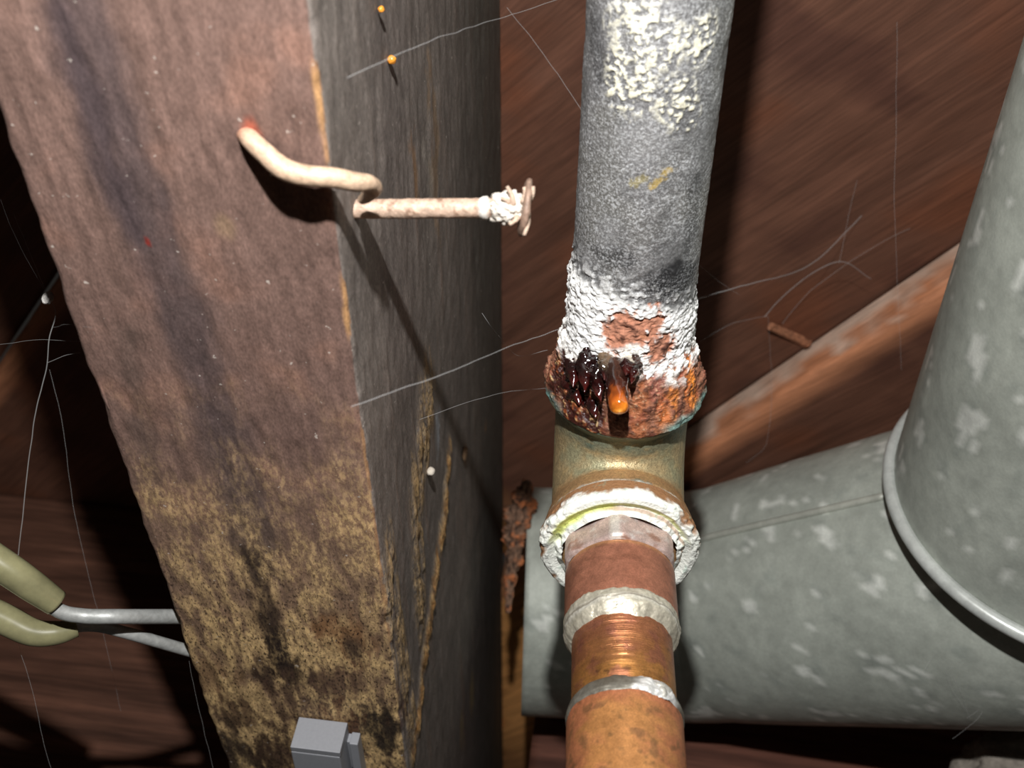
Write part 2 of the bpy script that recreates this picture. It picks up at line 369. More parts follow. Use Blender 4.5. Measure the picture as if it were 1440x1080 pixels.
XX2 = XX+iss*(.25*fi+.25*st+tear*(1.0*np.abs(fi)+.5+.6*fibre_))
XX2 = XX2+(KK < K0)*fbm(np.stack([YY/11, ZZ/40, YY*0], -1), 3)*.9
chip = fbm(np.stack([YY/8, YY*0, YY*0+2], -1), 4)*.8
edge = np.exp(-((KK-(K1+3))/4.)**2); XX2 = XX2-edge*np.maximum(chip, 0); ZZ2 = ZZ2+edge*np.maximum(chip, 0)
P = np.stack([XX2, YY, ZZ2], -1)
patch = sm(-.35, .3, .8*bl+.9*md+.5*fi)
goldA = np.clip(gold*(.12+.88*patch)*(1-.85*damp)+tear*.7, 0, 1); darkA = np.clip(isb*sm(170, 240, YY)+iss*.25+tear*.8, 0, 1)
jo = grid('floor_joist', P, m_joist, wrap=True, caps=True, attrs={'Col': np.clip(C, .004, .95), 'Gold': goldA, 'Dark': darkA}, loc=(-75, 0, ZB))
tag(jo, 'broad weathered brown floor joist with dark grey side face', 'joist')

# ------------------------------------------------------------------ galvanised pipe and its corroded end
GD = W(nrm([-.7, 46.6, 37.]))              # away from the camera, towards the elbow
A0 = W([172*245/1600, -154*245/1600, 245.])
U = A0+GD*29.                              # where the pipe enters the elbow
CD = W([0, .622, -.783]); CD = nrm(CD+W([-.05, 0, 0])); CD = nrm(CD-(CD@GD)*GD)   # straight down out of the elbow
PR = 13.35
pg = lambda u, v, r=PR: oncyl(u, v, U, -GD, r)[:2]
ss = np.concatenate([np.linspace(-3, 40, 230), np.linspace(40, 100, 240)[1:], np.linspace(100, 520, 40)[1:]])
m_ = 300
P, ang, dr = lathe(U, -GD, np.stack([ss, np.full(len(ss), PR)], 1), m_, -U)
SSg, TH = np.meshgrid(ss, ang, indexing='ij'); TH = (TH+math.pi) % (2*math.pi)-math.pi
q = np.stack([PR*np.cos(TH), PR*np.sin(TH), SSg], -1)          # pipe's own coordinates
n1, n2, n3, n4 = fbm(q/7, 4), fbm(q/2.2+5, 4), fbm(q/1.0+11, 3), fbm(q/16+3, 3)
arc = np.stack([SSg, TH*PR], -1)
pq = lambda u, v: (lambda a: np.array([a[0], a[1]*PR]))(pg(u, v))
def gs_(u, v, rs, ra, nz=.6):              # soft spot on the pipe
    c = pq(u, v); d_ = np.sqrt(((arc[..., 0]-c[0])/rs)**2+((arc[..., 1]-c[1])/ra)**2)
    return sm(1.15, .55, d_+nz*(.6*n1+.5*n2))
C = np.ones(P.shape)*S(134, 134, 135)*(1+.2*n1+.16*n2+.1*n3)[..., None]
C = mix(C, S(140, 138, 128), sm(.2, 1.0, -TH)*0+sm(-.1, .6, n4)*.4)
C = mix(C, S(58, 58, 60), np.maximum.reduce([gs_(955, 392, 4.5, 9, .7), .7*gs_(860, 362, 3, 6), .5*gs_(975, 300, 12, 3), .6*gs_(838, 55, 6, 3, .8), .6*gs_(845, 90, 4, 3.5, .8)]))
C = mix(C, S(166, 166, 168), .5*np.maximum.reduce([gs_(905, 20, 12, 11), gs_(905, 200, 8, 6), gs_(850, 330, 5, 3)]))
flake = np.maximum.reduce([gs_(888, 110, 8, 6.5), gs_(952, 140, 7, 5.), gs_(920, 60, 7, 9), gs_(870, 130, 4.5, 4.), gs_(965, 160, 4, 3.5), gs_(985, 60, 7, 4), .7*gs_(890, 20, 6, 7)])
fm = flake*sm(.0, .16, n2*.8+.8*n3+.02)
C = mix(C, S(226, 222, 200), fm)
yl = pdist(arc, [pq(917, 262), pq(928, 252), pq(941, 238)]); C = mix(C, S(206, 178, 104), sm(1.1, .4, yl+1.0*n3+.6*n2)*.9)
yl = pdist(arc, [pq(893, 258), pq(907, 250)]); C = mix(C, S(186, 172, 112), sm(1.2, .3, yl+1.4*n3+.8*n2)*.7)
# white salts at the joint: ragged upper limit around the pipe
lim = np.array([pg(u, v)[::-1] for u, v in ((808, 384), (830, 402), (858, 418), (890, 430), (925, 438), (955, 440), (974, 428))]); lim = lim[np.argsort(lim[:, 0])]
hi = np.interp(TH, lim[:, 0], lim[:, 1])
wm = sm(1.6, -1.6, SSg-hi+2.0*n2+1.5*n1); fringe = sm(9, 0, SSg-hi+2*n1)*sm(-.02, .25, n2+.5*n3)
white = np.clip(wm+.55*fringe, 0, 1)
C = mix(C, S(248, 248, 246), white*sm(-.9, -.35, n3+.4*n2))
cr = pq(886, 468); rd = np.sqrt(((arc[..., 0]-cr[0])/5.6)**2+((arc[..., 1]-cr[1])/7.0)**2)
rd = np.minimum(rd, np.sqrt(((arc[..., 0]-pq(925, 488)[0])/4.)**2+((arc[..., 1]-pq(925, 488)[1])/3.)**2))
rust = sm(1.15, .75, rd+.6*n1+.6*n2+.4*n3)
C = mix(C, S(180, 106, 66), rust*.9); C = mix(C, S(70, 34, 24), rust*sm(.15, .5, n2+.3*n3)*.9); C = mix(C, S(206, 130, 60), rust*sm(.2, .6, n1)*.5)
wl_ = pq(890, 492); C = mix(C, S(240, 238, 232), sm(1.2, .6, np.sqrt(((arc[..., 0]-wl_[0])/1.8)**2+((arc[..., 1]-wl_[1])/2.6)**2)+.4*n2)*.9)
C = np.clip(C, .01, .93)
ridge = 1-np.abs(fbm(q/1.6+40, 3))*2.2
h = white*(1-rust)*(.5+.5*np.maximum(fbm(q/2.6+60, 3), -.2)*1.6+.5*ridge*sm(0, .6, white)*.8)+rust*(.6*n2+.35*n3+.3)+fm*.3+.12*n2+.25*n1*sm(60, 80, SSg)
h = h*sm(520, 300, SSg)
P = P+dr[None]*h[..., None]
salt = np.clip((.6+.9*n4+.5*n1)*sm(hi-2, hi+4, SSg)*(1-fm), 0, 1)
rg = np.clip(.52+.1*n1+white*.3+fm*.3+rust*.2, .3, .95); mt = np.clip(.45-white-fm-rust, 0, 1)
gp = thing('galvanised_pipe', U, 'grey galvanised steel pipe with white crust above the rusty joint', 'pipe')
grid('pipe_wall', P, m_galv, gp, wrap=True, caps=True, attrs={'Col': C, 'Salt': salt, 'Rgh': rg, 'Met': mt})
# rust blooming out over the mouth of the elbow
S0 = oncyl(880, 512, U, -GD, PR)[0]
prof = resample([(S0+2, 13.1), (S0, 13.9), (S0*.75, 15.2), (S0*.45, 16.4), (S0*.2, 17.5), (0., 18.3), (-1.4, 18.4), (-2.6, 17.6)], .16)
m2 = 330
P, ang, dr = lathe(U, -GD, prof, m2, -U)
SSg, TH = np.meshgrid(prof[:, 0], ang, indexing='ij'); TH = (TH+math.pi) % (2*math.pi)-math.pi
RRg = np.broadcast_to(prof[:, 1][:, None], TH.shape)
q = np.stack([RRg*np.cos(TH), RRg*np.sin(TH), SSg], -1)
n1, n2, n3 = fbm(q/4.5+21, 4), fbm(q/1.7+25, 4), fbm(q/.8+31, 3)
e1, e2 = basis(-GD, -U)
def cq(u, v, s=None):
    s = S0*.45 if s is None else s                       # where a pixel meets the crust's face: its own plane coordinates
    d_ = ray(u, v); n = -GD; t = ((U+n*s)@n)/(d_@n); p = d_*t-U; return np.array([p@e1, p@e2])
xy = q[..., :2]
def cs(u, v, r, nz=.6):
    return sm(1.2, .6, np.linalg.norm(xy-cq(u, v), axis=-1)/r+nz*(.6*n1+.6*n2))
C = np.ones(P.shape)*S(134, 88, 66)*(1+.4*n1+.5*n2)[..., None]
C = mix(C, S(186, 104, 48), .8*np.maximum.reduce([cs(970, 540, 3.4, .9), cs(945, 572, 2.8, .9), .8*cs(915, 592, 2.6, .9), .5*cs(900, 570, 2.4, .9)]))
C = mix(C, S(230, 140, 50), np.maximum(.9*cs(974, 538, 1.9), .6*cs(948, 556, 1.6)))
C = mix(C, S(158, 98, 84), .8*np.maximum(cs(915, 548, 3.4), cs(945, 535, 2.6)))
C = mix(C, S(64, 30, 22), sm(.1, .45, n2+.5*n3)*.8)
C = mix(C, S(212, 176, 140), sm(.3, .55, n3-.3*n2)*.45)
C = mix(C, S(120, 60, 44), sm(.0, .4, fbm(q/3+90, 4))*.55)
left = np.maximum.reduce([cs(795, 520, 4.5), cs(810, 545, 4.5), cs(830, 575, 4.5), cs(855, 590, 3.6), cs(840, 545, 4.5), cs(800, 490, 3)])
C = mix(C, S(46, 18, 18), left*.92)
C = mix(C, S(150, 80, 46), left*sm(.12, .4, n2)*.85); C = mix(C, S(214, 180, 130), left*sm(.32, .55, n3+.5*n2)*.7)
C = mix(C, S(140, 40, 28), np.maximum(cs(845, 590, 2.2), .8*cs(905, 595, 2.5))*.8)
C = mix(C, S(196, 166, 120), .8*np.maximum(cs(812, 585, 2.2), cs(825, 598, 2.)))
up = sm(S0-3.5, S0+.5, SSg+2.2*n1+1.2*n2)
up = np.clip(up+sm(S0-6.5, S0-2.5, SSg+3*n1+1.5*n2)*np.clip(sm(.35, .7, TH)+sm(.75, 1.0, -TH), 0, 1), 0, 1)
C = mix(C, S(246, 244, 240), up*sm(-.3, .1, n2+.7*n1+.1))
C = mix(C, S(164, 92, 56), up*sm(1.1, .6, np.linalg.norm((xy-cq(890, 500, S0)), axis=-1)/5.+.4*n2))
rim = sm(1.3, -.6, SSg+1.1*n1)
rim = rim*np.clip(sm(.35, .75, TH+.2*n1)+sm(.75, 1.1, -TH+.2*n1), 0, 1)
C = mix(C, S(118, 158, 152), rim*.85)
C = np.clip(C, .006, .93)
lump = np.clip(sm(-3, 2, SSg), 0, 1)
nd = nrm(-GD)
n0 = fbm(q/8+77, 3)
disp = dr[None]*((1.1*n0+.7*n1+.6*n2+.25*n3)*(.35+.65*lump))[..., None]+nd*((.9*n1+.9*n2+.35*n3+.3)*sm(-1, 2.5, SSg)*sm(S0+1, S0-3, SSg))[..., None]
rg = np.clip(.7-left*.5+.2*n2, .1, .95)
rb = grid('rust_bloom', P+disp, m_crust, gp, wrap=True, attrs={'Col': C, 'Rgh': rg}); rb['label'] = 'orange and dark red rust with white salts at the joint'
# drips hanging from the rust
def drip(pts, rad, cols, name, lump_=.15):
    path = spline(pts, 40); r = np.interp(np.linspace(0, 1, 40), np.linspace(0, 1, len(rad)), rad)
    Pd = tubeP(path, r, 28); k = np.linspace(0, 1, 40)[:, None]*np.ones((1, 28))
    nz = fbm(Pd/2.0, 3)
    Cc = np.stack([np.interp(k+.12*nz, np.linspace(0, 1, len(cols)), [c[i] for c in cols]) for i in range(3)], -1)
    T, Nn, Bb = frames(path); Pd = path[:, None]+(Pd-path[:, None])*(1+lump_*nz)[..., None]
    return grid(name, Pd, m_drip, rb, wrap=True, caps=True, attrs={'Col': Cc})
def cp(u, v, lift): return oncyl(u, v, U, -GD, 14.6+lift)[2]     # a point on the crust, proud of it
r0 = cp(866, 522, 1.5); tip = ray(871, 577)*((r0+CD*9-GD*2)@W([0, 0, 1]))
drip([r0+(r0-tip)*.25, r0, (r0*.5+tip*.5)-GD*.4, tip*.95+r0*.05, tip+(tip-r0)*.05], [1.6, 2.6, 2.7, 2.4, 2.2, 2.2, 1.9, .7, .05], [S(110, 96, 84), S(64, 48, 42), S(48, 30, 24), S(36, 16, 12), S(60, 22, 10), S(170, 82, 24), S(236, 140, 44), S(240, 158, 70)], 'drip')['label'] = 'glossy amber drip with orange tip'
for (u, v, u2, v2, r, c1) in ((838, 515, 845, 565, 1.9, S(22, 10, 10)), (826, 505, 822, 553, 1.7, S(34, 12, 12)), (852, 508, 857, 548, 1.3, S(120, 100, 80)), (808, 515, 806, 545, 1.6, S(40, 16, 14)), (893, 510, 888, 540, 1.2, S(60, 40, 34)), (806, 540, 815, 570, 1.8, S(60, 22, 18)), (832, 560, 838, 588, 1.5, S(90, 26, 20)), (884, 512, 880, 528, 1.5, S(226, 216, 200)), (850, 512, 850, 535, 1.1, S(200, 176, 140))):
    a = cp(u, v, .1); b = ray(u2, v2)*((a+CD*5-GD*1.0)@W([0, 0, 1]))
    drip([a+(a-b)*.3, a, (a+b)/2-GD*.3, b], [r*.4, r*1.2, r*1.3, r*1.25, r*1.0, r*.5, .05], [c1, c1*.7, S(26, 10, 10), S(70, 20, 16)], 'drip', .7)

# ------------------------------------------------------------------ brass elbow
EA = 27.5
CO = U+GD*EA                               # corner of the two axes
L = CO+CD*EA
rb_ = 18.0; st_ = EA-rb_
path = [U+GD*t for t in np.linspace(0, st_, 40)]
cc = U+GD*st_+CD*rb_
path += [cc-CD*rb_*math.cos(a)+GD*rb_*math.sin(a) for a in np.linspace(0, math.pi/2, 70)[1:-1]]
path += [CO+CD*t for t in np.linspace(rb_, EA, 44)]
path = np.array(path); ln = np.concatenate([[0], np.cumsum(np.linalg.norm(np.diff(path, axis=0), axis=1))]); LT = ln[-1]
def rad(l):
    a = np.interp(l, [0, .4, .8, 2.2, 3.2, 5.5, LT-13.5, LT-10.5, LT-8., LT-5.5, LT-2.2, LT-.5, LT], [17.4, 17.9, 18.1, 18.1, 17.4, 15.6, 15.6, 15.9, 16.7, 17.3, 17.35, 17.0, 16.5]); return a
Pe = tubeP(path, rad(ln), 160)
q = Pe-CO; n1, n2, n3 = fbm(q/6, 4), fbm(q/2+7, 4), fbm(q/.9+3, 3)
LL = np.broadcast_to(ln[:, None], n1.shape)
C = np.ones(Pe.shape)*S(176, 156, 118)*(1+.2*n1+.15*n2)[..., None]
C = mix(C, S(140, 148, 122), sm(-.2, .4, n1)*.6); C = mix(C, S(84, 112, 104), sm(14, 4, LL+5*n1)*.8); C = mix(C, S(186, 138, 92), sm(LT-18, LT-9, LL+4*n2)*.75)
C = mix(C, S(188, 160, 110), sm(.1, .5, n2)*.3)
C = mix(C, S(60, 112, 104), sm(4, 1.6, np.linalg.norm(Pe-oncyl(905, 690, L, CD, 17.3)[2], axis=-1)+2*n2)*.8)
C = mix(C, S(226, 224, 214), sm(.9, .2, np.abs(LL-(LT-4.6))+.7*n1+.5*n2)*sm(.0, .35, n1*.8+.2)*.9)
el = thing('brass_elbow', CO, 'greenish brass pipe elbow joining the grey pipe to copper', 'pipe fitting')
grid('elbow_body', Pe+0*q, m_brass, el, wrap=True, caps=True, attrs={'Col': np.clip(C, .01, .9), 'Met': np.clip(.45-.2*sm(14, 4, LL), 0, 1)})
# white jointing tape squeezed out of the lower mouth
prof = resample([(-4.5, 17.5), (-2., 17.8), (-.3, 17.9), (.9, 17.2), (1.2, 16.0), (.5, 15.0), (.2, 14.2), (1.2, 13.4), (1.8, 12.6)], .16)
P, ang, dr = lathe(L, CD, prof, 300, -L)
SSg, TH = np.meshgrid(prof[:, 0], ang, indexing='ij'); TH = (TH+math.pi) % (2*math.pi)-math.pi
q = P-L; n1, n2, n3 = fbm(q/5+2, 4), fbm(q/1.8+9, 4), fbm(q/.8, 3)
J = np.broadcast_to(np.arange(len(prof))[:, None]/len(prof), TH.shape)
f_ = np.abs(TH)
C = np.ones(P.shape)*S(238, 240, 232)*(1+.06*n1)[..., None]
C = mix(C, S(150, 108, 72), sm(.36, .18, J+.25*n1+.12*n2-.12*sm(.6, 1.2, f_)))         # bare brass lip
C = mix(C, S(214, 220, 130), sm(.1, .04, np.abs(J-.70+.06*n1))*sm(1.5, .9, f_)*.8)
C = mix(C, S(206, 214, 112), sm(.17, .08, np.abs(J-.72+.05*n1))*sm(1.4, 1.0, TH)*sm(-.05, .1, TH)*.9)
C = mix(C, S(178, 140, 108), sm(.05, .02, np.abs(J-.83+.06*n1))*sm(.1, .5, -np.sign(TH)*f_+.5)*.7)
C = mix(C, S(120, 170, 150), sm(.3, .6, n2)*.35)
chunk = sm(.55, .95, f_+.3*n1)*sm(1.9, 1.3, f_)
hgt = (.35*n1+.3*n2+.1*n3)*.8+chunk*(.6+.9*n2+.4*n1)
P = P+(dr[None]*.6+CD*.55)*(hgt*sm(.05, .25, J))[..., None]
grid('joint_tape', P, m_tape, el, wrap=True, attrs={'Col': np.clip(C, .02, .93)})['label'] = 'white and yellowish jointing tape'

# ------------------------------------------------------------------ copper riser
e1, e2 = basis(CD, -L)
def cl(v, r, u=880): return oncyl(u, v, L, CD, r)[0]
tH, tS, tR1, tR1b, tR2, tR2b = cl(724, 12.6), cl(757, 12.2), cl(826, 12.3), cl(858, 11), cl(951, 10.9), cl(964, 11.6)
cr_ = thing('copper_riser', L, 'reddish copper pipe with soldered joints below the brass elbow', 'pipe')
def paint(P, seed, base, stretch_=(4, 4, 9)):
    q = P-L; s_ = q@CD; q2 = np.stack([q@e1, q@e2, s_], -1)
    return s_, np.arctan2(q@e2, q@e1), q2, fbm(q2/np.array([6, 6, 3.])+seed, 4), fbm(q2/2.2+seed, 4), fbm(q2/.9+seed, 3)
# threaded adapter: six flats
k6 = 6; mh = 180; a = np.arange(mh)/mh*2*math.pi; ap = 11.95
hexr = np.minimum(ap/np.cos(((a-math.pi/6*0) % (math.pi/3))-math.pi/6), 13.1)
hs = np.array([-6, tH-.6, tH, tH+.5, tS-.8, tS-.2, tS+.2]); hr = np.array([-.9, -.9, -.35, 0, 0, -.3, -1.0])
Ph = L+hs[:, None, None]*CD+(hexr[None]+hr[:, None])[..., None]*(np.cos(a)[None, :, None]*e1+np.sin(a)[None, :, None]*e2)
dense = np.linspace(0, len(hs)-1, 70); Ph = np.stack([np.stack([np.interp(dense, np.arange(len(hs)), Ph[:, j, k]) for j in range(mh)], 1) for k in range(3)], -1)
s_, t_, q2, n1, n2, n3 = paint(Ph, 3, None)
C = np.ones(Ph.shape)*S(196, 172, 164)*(1+.12*n1+.1*n2)[..., None]
C = mix(C, S(140, 92, 66), sm(.15, .5, n1+.3*n2)*.7); C = mix(C, S(214, 208, 204), sm(.2, .5, n2-.2*n1)*.6)
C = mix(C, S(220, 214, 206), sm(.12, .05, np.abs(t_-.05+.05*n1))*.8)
grid('hex_collar', Ph, m_copper, cr_, wrap=True, attrs={'Col': C, 'Along': s_*0, 'Rgh': np.clip(.45+.1*n1, .2, .9), 'Met': np.full(n1.shape, .4)})['label'] = 'dull pinkish hexagonal collar'
def section(name, prof, seed, cols, rgh, met, mt_=m_copper, step=.25, m=220, rough_n=.0, ramp=None):
    P, ang, dr = lathe(L, CD, resample(prof, step), m, -L)
    s_, t_, q2, n1, n2, n3 = paint(P, seed, None)
    P = P+dr[None]*(rough_n*(n1+.7*n2))[..., None]
    C = cols(s_, t_, q2, n1, n2, n3)
    return grid(name, P, mt_, cr_, wrap=True, attrs={'Col': np.clip(C, .01, .93), 'Along': s_*(name == 'copper_neck'), 'Rgh': np.clip(rgh+.1*n1, .15, .95), 'Met': np.full(s_.shape, met)})
def c_sleeve(s_, t_, q2, n1, n2, n3):
    C = np.ones(q2.shape)*S(176, 118, 94)*(1+.12*n1+.06*n2)[..., None]
    C = mix(C, S(206, 150, 104), sm(1.2, .2, np.abs(s_-tS-.5))*.7)
    return mix(C, S(120, 76, 56), sm(.1, .5, n1)*.4)
section('adapter_sleeve', [(tS-.6, 11.2), (tS, 11.9), (tS+.5, 12.15), (tR1-1, 12.15), (tR1+.6, 12.0), (tR1+1.6, 10.8)], 5, c_sleeve, .36, .5)
def c_neck(s_, t_, q2, n1, n2, n3):
    C = np.ones(q2.shape)*S(186, 122, 86)*(1+.12*n1+.06*n2)[..., None]
    C = mix(C, S(206, 150, 72), sm(tR1b+3, tR2-1, s_+5*n1)*.6); C = mix(C, S(176, 112, 90), sm(.05, .4, fbm(q2/np.array([5, 5, 4.])+70, 4))*.75)
    return mix(C, S(90, 60, 44), sm(.32, .5, n2)*sm(.1, .4, n1)*.6)
section('copper_neck', [(tR1, 10.6), (tR1b, 10.5), (tR2+5, 10.5)], 8, c_neck, .3, .75)
def ring(name, prof, seed, wav, cols, lumps=None):
    prof = resample(prof, .12); P, ang, dr = lathe(L, CD, prof, 300, -L)
    s_, t_, q2, n1, n2, n3 = paint(P, seed, None)
    wv = fbm(np.stack([np.cos(t_)*2.2, np.sin(t_)*2.2, t_*0+seed], -1), 3)
    k = np.broadcast_to(np.linspace(-1, 1, len(prof))[:, None], t_.shape)
    P = P+CD*(wav*wv*(k*.7+.3))[..., None]+dr[None]*(.18*n1+.14*n2)[..., None]
    C, rg, ex = cols(s_, t_, q2, n1, n2, n3, k)
    P = P+dr[None]*ex[..., None]
    return grid(name, P, m_solder, cr_, wrap=True, attrs={'Col': np.clip(C, .02, .93), 'Rgh': rg, 'Met': np.full(t_.shape, .45)})
def c_r1(s_, t_, q2, n1, n2, n3, k):
    C = np.ones(q2.shape)*S(196, 190, 172)*(1+.1*n1+.08*n2)[..., None]
    C = mix(C, S(232, 230, 220), sm(.3, .0, np.abs(k+.2+.3*n1))*.6); C = mix(C, S(130, 120, 104), sm(.1, .02, np.abs(k+.25+.2*n1))*.7)
    return C, np.clip(.45+.2*n2, .2, .9), .15*n2
ring('solder_ring', [(tR1-.6, 12.0), (tR1, 12.3), (tR1+1.6, 12.3), (tR1+3.0, 12.0), (tR1b-.8, 11.3), (tR1b, 10.8), (tR1b+.5, 10.35)], 12, 1.0, c_r1)
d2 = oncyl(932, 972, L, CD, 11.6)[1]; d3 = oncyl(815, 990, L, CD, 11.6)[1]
def c_r2(s_, t_, q2, n1, n2, n3, k):
    C = np.ones(q2.shape)*S(126, 122, 112)*(1+.15*n1+.1*n2)[..., None]
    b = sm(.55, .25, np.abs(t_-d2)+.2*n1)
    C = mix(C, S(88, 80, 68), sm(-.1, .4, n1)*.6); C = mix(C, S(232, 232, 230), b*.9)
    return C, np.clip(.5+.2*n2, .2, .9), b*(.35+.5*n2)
sr2 = ring('solder_ring', [(tR2-.7, 10.35), (tR2, 10.9), (tR2+.7, 11.2), (tR2b-.4, 11.65), (tR2b+.3, 11.55), (tR2b+.9, 11.2)], 19, .8, c_r2)
for (u0, v0, u1, v1, rr) in ((928, 964, 935, 984, .9), (922, 960, 945, 978, 1.0)):
    p0 = oncyl(u0, v0, L, CD, 11.4)[2]; p1 = oncyl(u1, v1, L, CD, 11.35)[2]
    pt = spline([p0, (p0+p1)/2, p1], 14); Pd = tubeP(pt, rr*np.sqrt(np.clip(1-np.linspace(-.98, .98, 14)**2, .02, 1)), 16)
    Pd = Pd+.3*fbm(Pd/1.0, 3)[..., None]
    grid('solder_run', Pd, m_solder, sr2, wrap=True, caps=True, attrs={'Col': np.ones(Pd.shape)*S(180, 178, 170), 'Rgh': np.full(Pd.shape[:2], .5), 'Met': np.full(Pd.shape[:2], .35)})
def c_big(s_, t_, q2, n1, n2, n3):
    C = np.ones(q2.shape)*S(186, 130, 78)*(1+.14*n1+.1*n2)[..., None]
    C = mix(C, S(176, 108, 78), sm(.15, .55, np.abs(t_)/2+.4*n1)*.75); C = mix(C, S(188, 116, 84), sm(4.5, .5, s_-tR2b+2.5*n1)*.8)
    return mix(C, S(110, 84, 54), sm(.15, .5, n2+.5*n1)*.6)
section('copper_coupling', [(tR2b-1, 10.8), (tR2b, 11.2), (tR2b+.6, 11.4), (tR2b+45, 11.45), (tR2b+46, 11.45)], 23, c_big, .42, .45)
section('copper_pipe', [(tR2b+44, 11.4), (tR2b+150, 11.4), (tR2b+300, 11.4)], 29, c_big, .42, .45, step=3.0, m=64)

# ------------------------------------------------------------------ galvanised ducts
def ductcol(P, seed, flow):
    q = P/1.0; a = nrm(flow); s_ = q@a
    q2 = q-(1-.45)*s_[..., None]*a
    n1, n2, n3 = fbm(q2/26+seed, 3), fbm(q2/9+seed, 4), fbm(q2/4.2+seed*2, 3)
    C = np.ones(P.shape)*S(172, 177, 168)*(1+.12*n1+.1*n2)[..., None]
    C = mix(C, S(138, 145, 139), sm(.05, .5, n2)*.6)
    fl_ = sm(.30, .36, n2*.8+.45*n3)
    C = mix(C, S(228, 231, 224), fl_*.8)
    return np.clip(C, .02, .9), np.clip(.55-.1*fl_+.08*n1, .25, .8)
nd = nrm(np.cross(ray(1270, 600), ray(1440, 50))); RA = 56.5
gdir = np.array([0, 1., 0]); gdir = nrm(gdir-nd*(nd@gdir))
rc = ray(1528, 708); rc = rc*(RA/abs(nd@rc)) ; C2 = rc
dA = thing('galvanised_duct', C2, 'large spangled galvanised duct slanting down the right edge', 'duct')
P, ang, dr = lathe(C2, -gdir, resample([(0, RA-1.5), (0, RA), (560, RA)], 2.2), 150, -C2)
cA, rA = ductcol(P, 2.0, gdir)
grid('duct_wall', P, m_duct, dA, wrap=True, attrs={'Col': cA, 'Rgh': rA})
P, ang, dr = lathe(C2, -gdir, [(2.2*math.cos(t), RA+1.0+2.2*math.sin(t)) for t in np.linspace(0, 2*math.pi, 17)], 150, -C2)
grid('rolled_rim', P, m_duct, dA, wrap=True, attrs={'Col': np.ones(P.shape)*S(190, 194, 190), 'Rgh': np.full(P.shape[:2], .35)})
pa = at(1500, 782, 366.); pbb = at(985, 852, 452.); pe = at(738, 843, 455.)

ctr = spline([pa, pa+(pbb-pa)*.5, pa+(pbb-pa)*.92, pbb+(pe-pbb)*.25, pe], 110)
rr = np.interp(np.linspace(0, 1, 110), [0, .25, .5, .75, 1], [54.5, 49.5, 45.0, 44.8, 44.8])
Pd = tubeP(ctr, rr, 150)
en = W(nrm([1, .0315, -.0185]))            # square the far end
for k in range(110):
    wgt = sm(.86, 1.0, k/109.)
    off = Pd[k]-ctr[k]; flat = off-(off@en)[:, None]*en
    flat = flat/np.linalg.norm(flat, axis=1)[:, None]*rr[k]
    Pd[k] = ctr[k]+off*(1-wgt)+flat*wgt
dB = thing('duct_elbow', pbb, 'horizontal galvanised duct elbow behind the copper pipe', 'duct')
cB, rB = ductcol(Pd, 6.0, W([1, 0, 0]))
grid('elbow_wall', Pd, m_duct, dB, wrap=True, caps=True, attrs={'Col': cB, 'Rgh': rB})
best = None
Cc = (R.T@Pd.reshape(-1, 3).T).T; uv = np.stack([CX+F*Cc[:, 0]/Cc[:, 2], CY+F*Cc[:, 1]/Cc[:, 2]], 1).reshape(*Pd.shape[:2], 2)
zc = Cc[:, 2].reshape(Pd.shape[:2]); dst = np.linalg.norm(uv-np.array([1115, 731]), axis=-1)+zc*.6
kk = np.unravel_index(np.argmin(dst), dst.shape)
sp = Pd[14:52, kk[1]]; so = nrm(Pd[kk]-ctr[kk[0]])
Ps = tubeP(sp+so*.3, 1.3, 10)
grid('lock_seam', Ps, m_duct, dB, wrap=True, caps=True, attrs={'Col': np.ones(Ps.shape)*S(172, 174, 164), 'Rgh': np.full(Ps.shape[:2], .45)})

# ------------------------------------------------------------------ nails in the joist
base = on(503, 294, 0, XR+.3); tipz = base[2]/ray(738, 292)[2]*1.0; tip = at(738, 292, tipz)
na = nrm(tip-base)
nb = thing('driven_nail', base, 'straight pale nail with frayed head sticking out of joist side', 'nail')
LN = np.linalg.norm(tip-base)
pr = resample([(-6, 1.7), (LN*.3, 1.75), (LN*.68, 1.72), (LN*.74, 1.72), (LN*.75, 2.0), (LN*.785, 2.0), (LN*.79, 1.7), (LN-.6, 1.75)], .4)
P, ang, dr = lathe(base, na, pr, 36, -base)
n1 = fbm(P/3, 4); n2 = fbm(P/1.1, 3)
C = np.ones(P.shape)*S(200, 172, 152)*(1+.2*n1)[..., None]; C = mix(C, S(120, 84, 62), sm(.1, .5, n2+.4*n1)*.7)
s_ = (P-base)@na; C = mix(C, S(236, 232, 226), sm(LN*.73, LN*.75, s_)*sm(LN*.80, LN*.78, s_)*.9)
grid('shank', P+dr[None]*(.12*n2)[..., None], m_nail, nb, wrap=True, caps=True, attrs={'Col': C})
hd = nrm(na+W([.0, .12, .25])); hp = resample([(-.6, .1), (-.6, 4.2), (-.3, 4.9), (.2, 5.0), (.6, 4.6), (.7, .1)], .4)
P, ang, dr = lathe(tip, hd, hp, 48, -tip); n1 = fbm(P/2, 4)
grid('nail_head', P+(dr[None]*.4+hd*.25)*n1[..., None], m_nail, nb, wrap=True, attrs={'Col': np.ones(P.shape)*S(150, 124, 108)*(1+.25*n1)[..., None]})
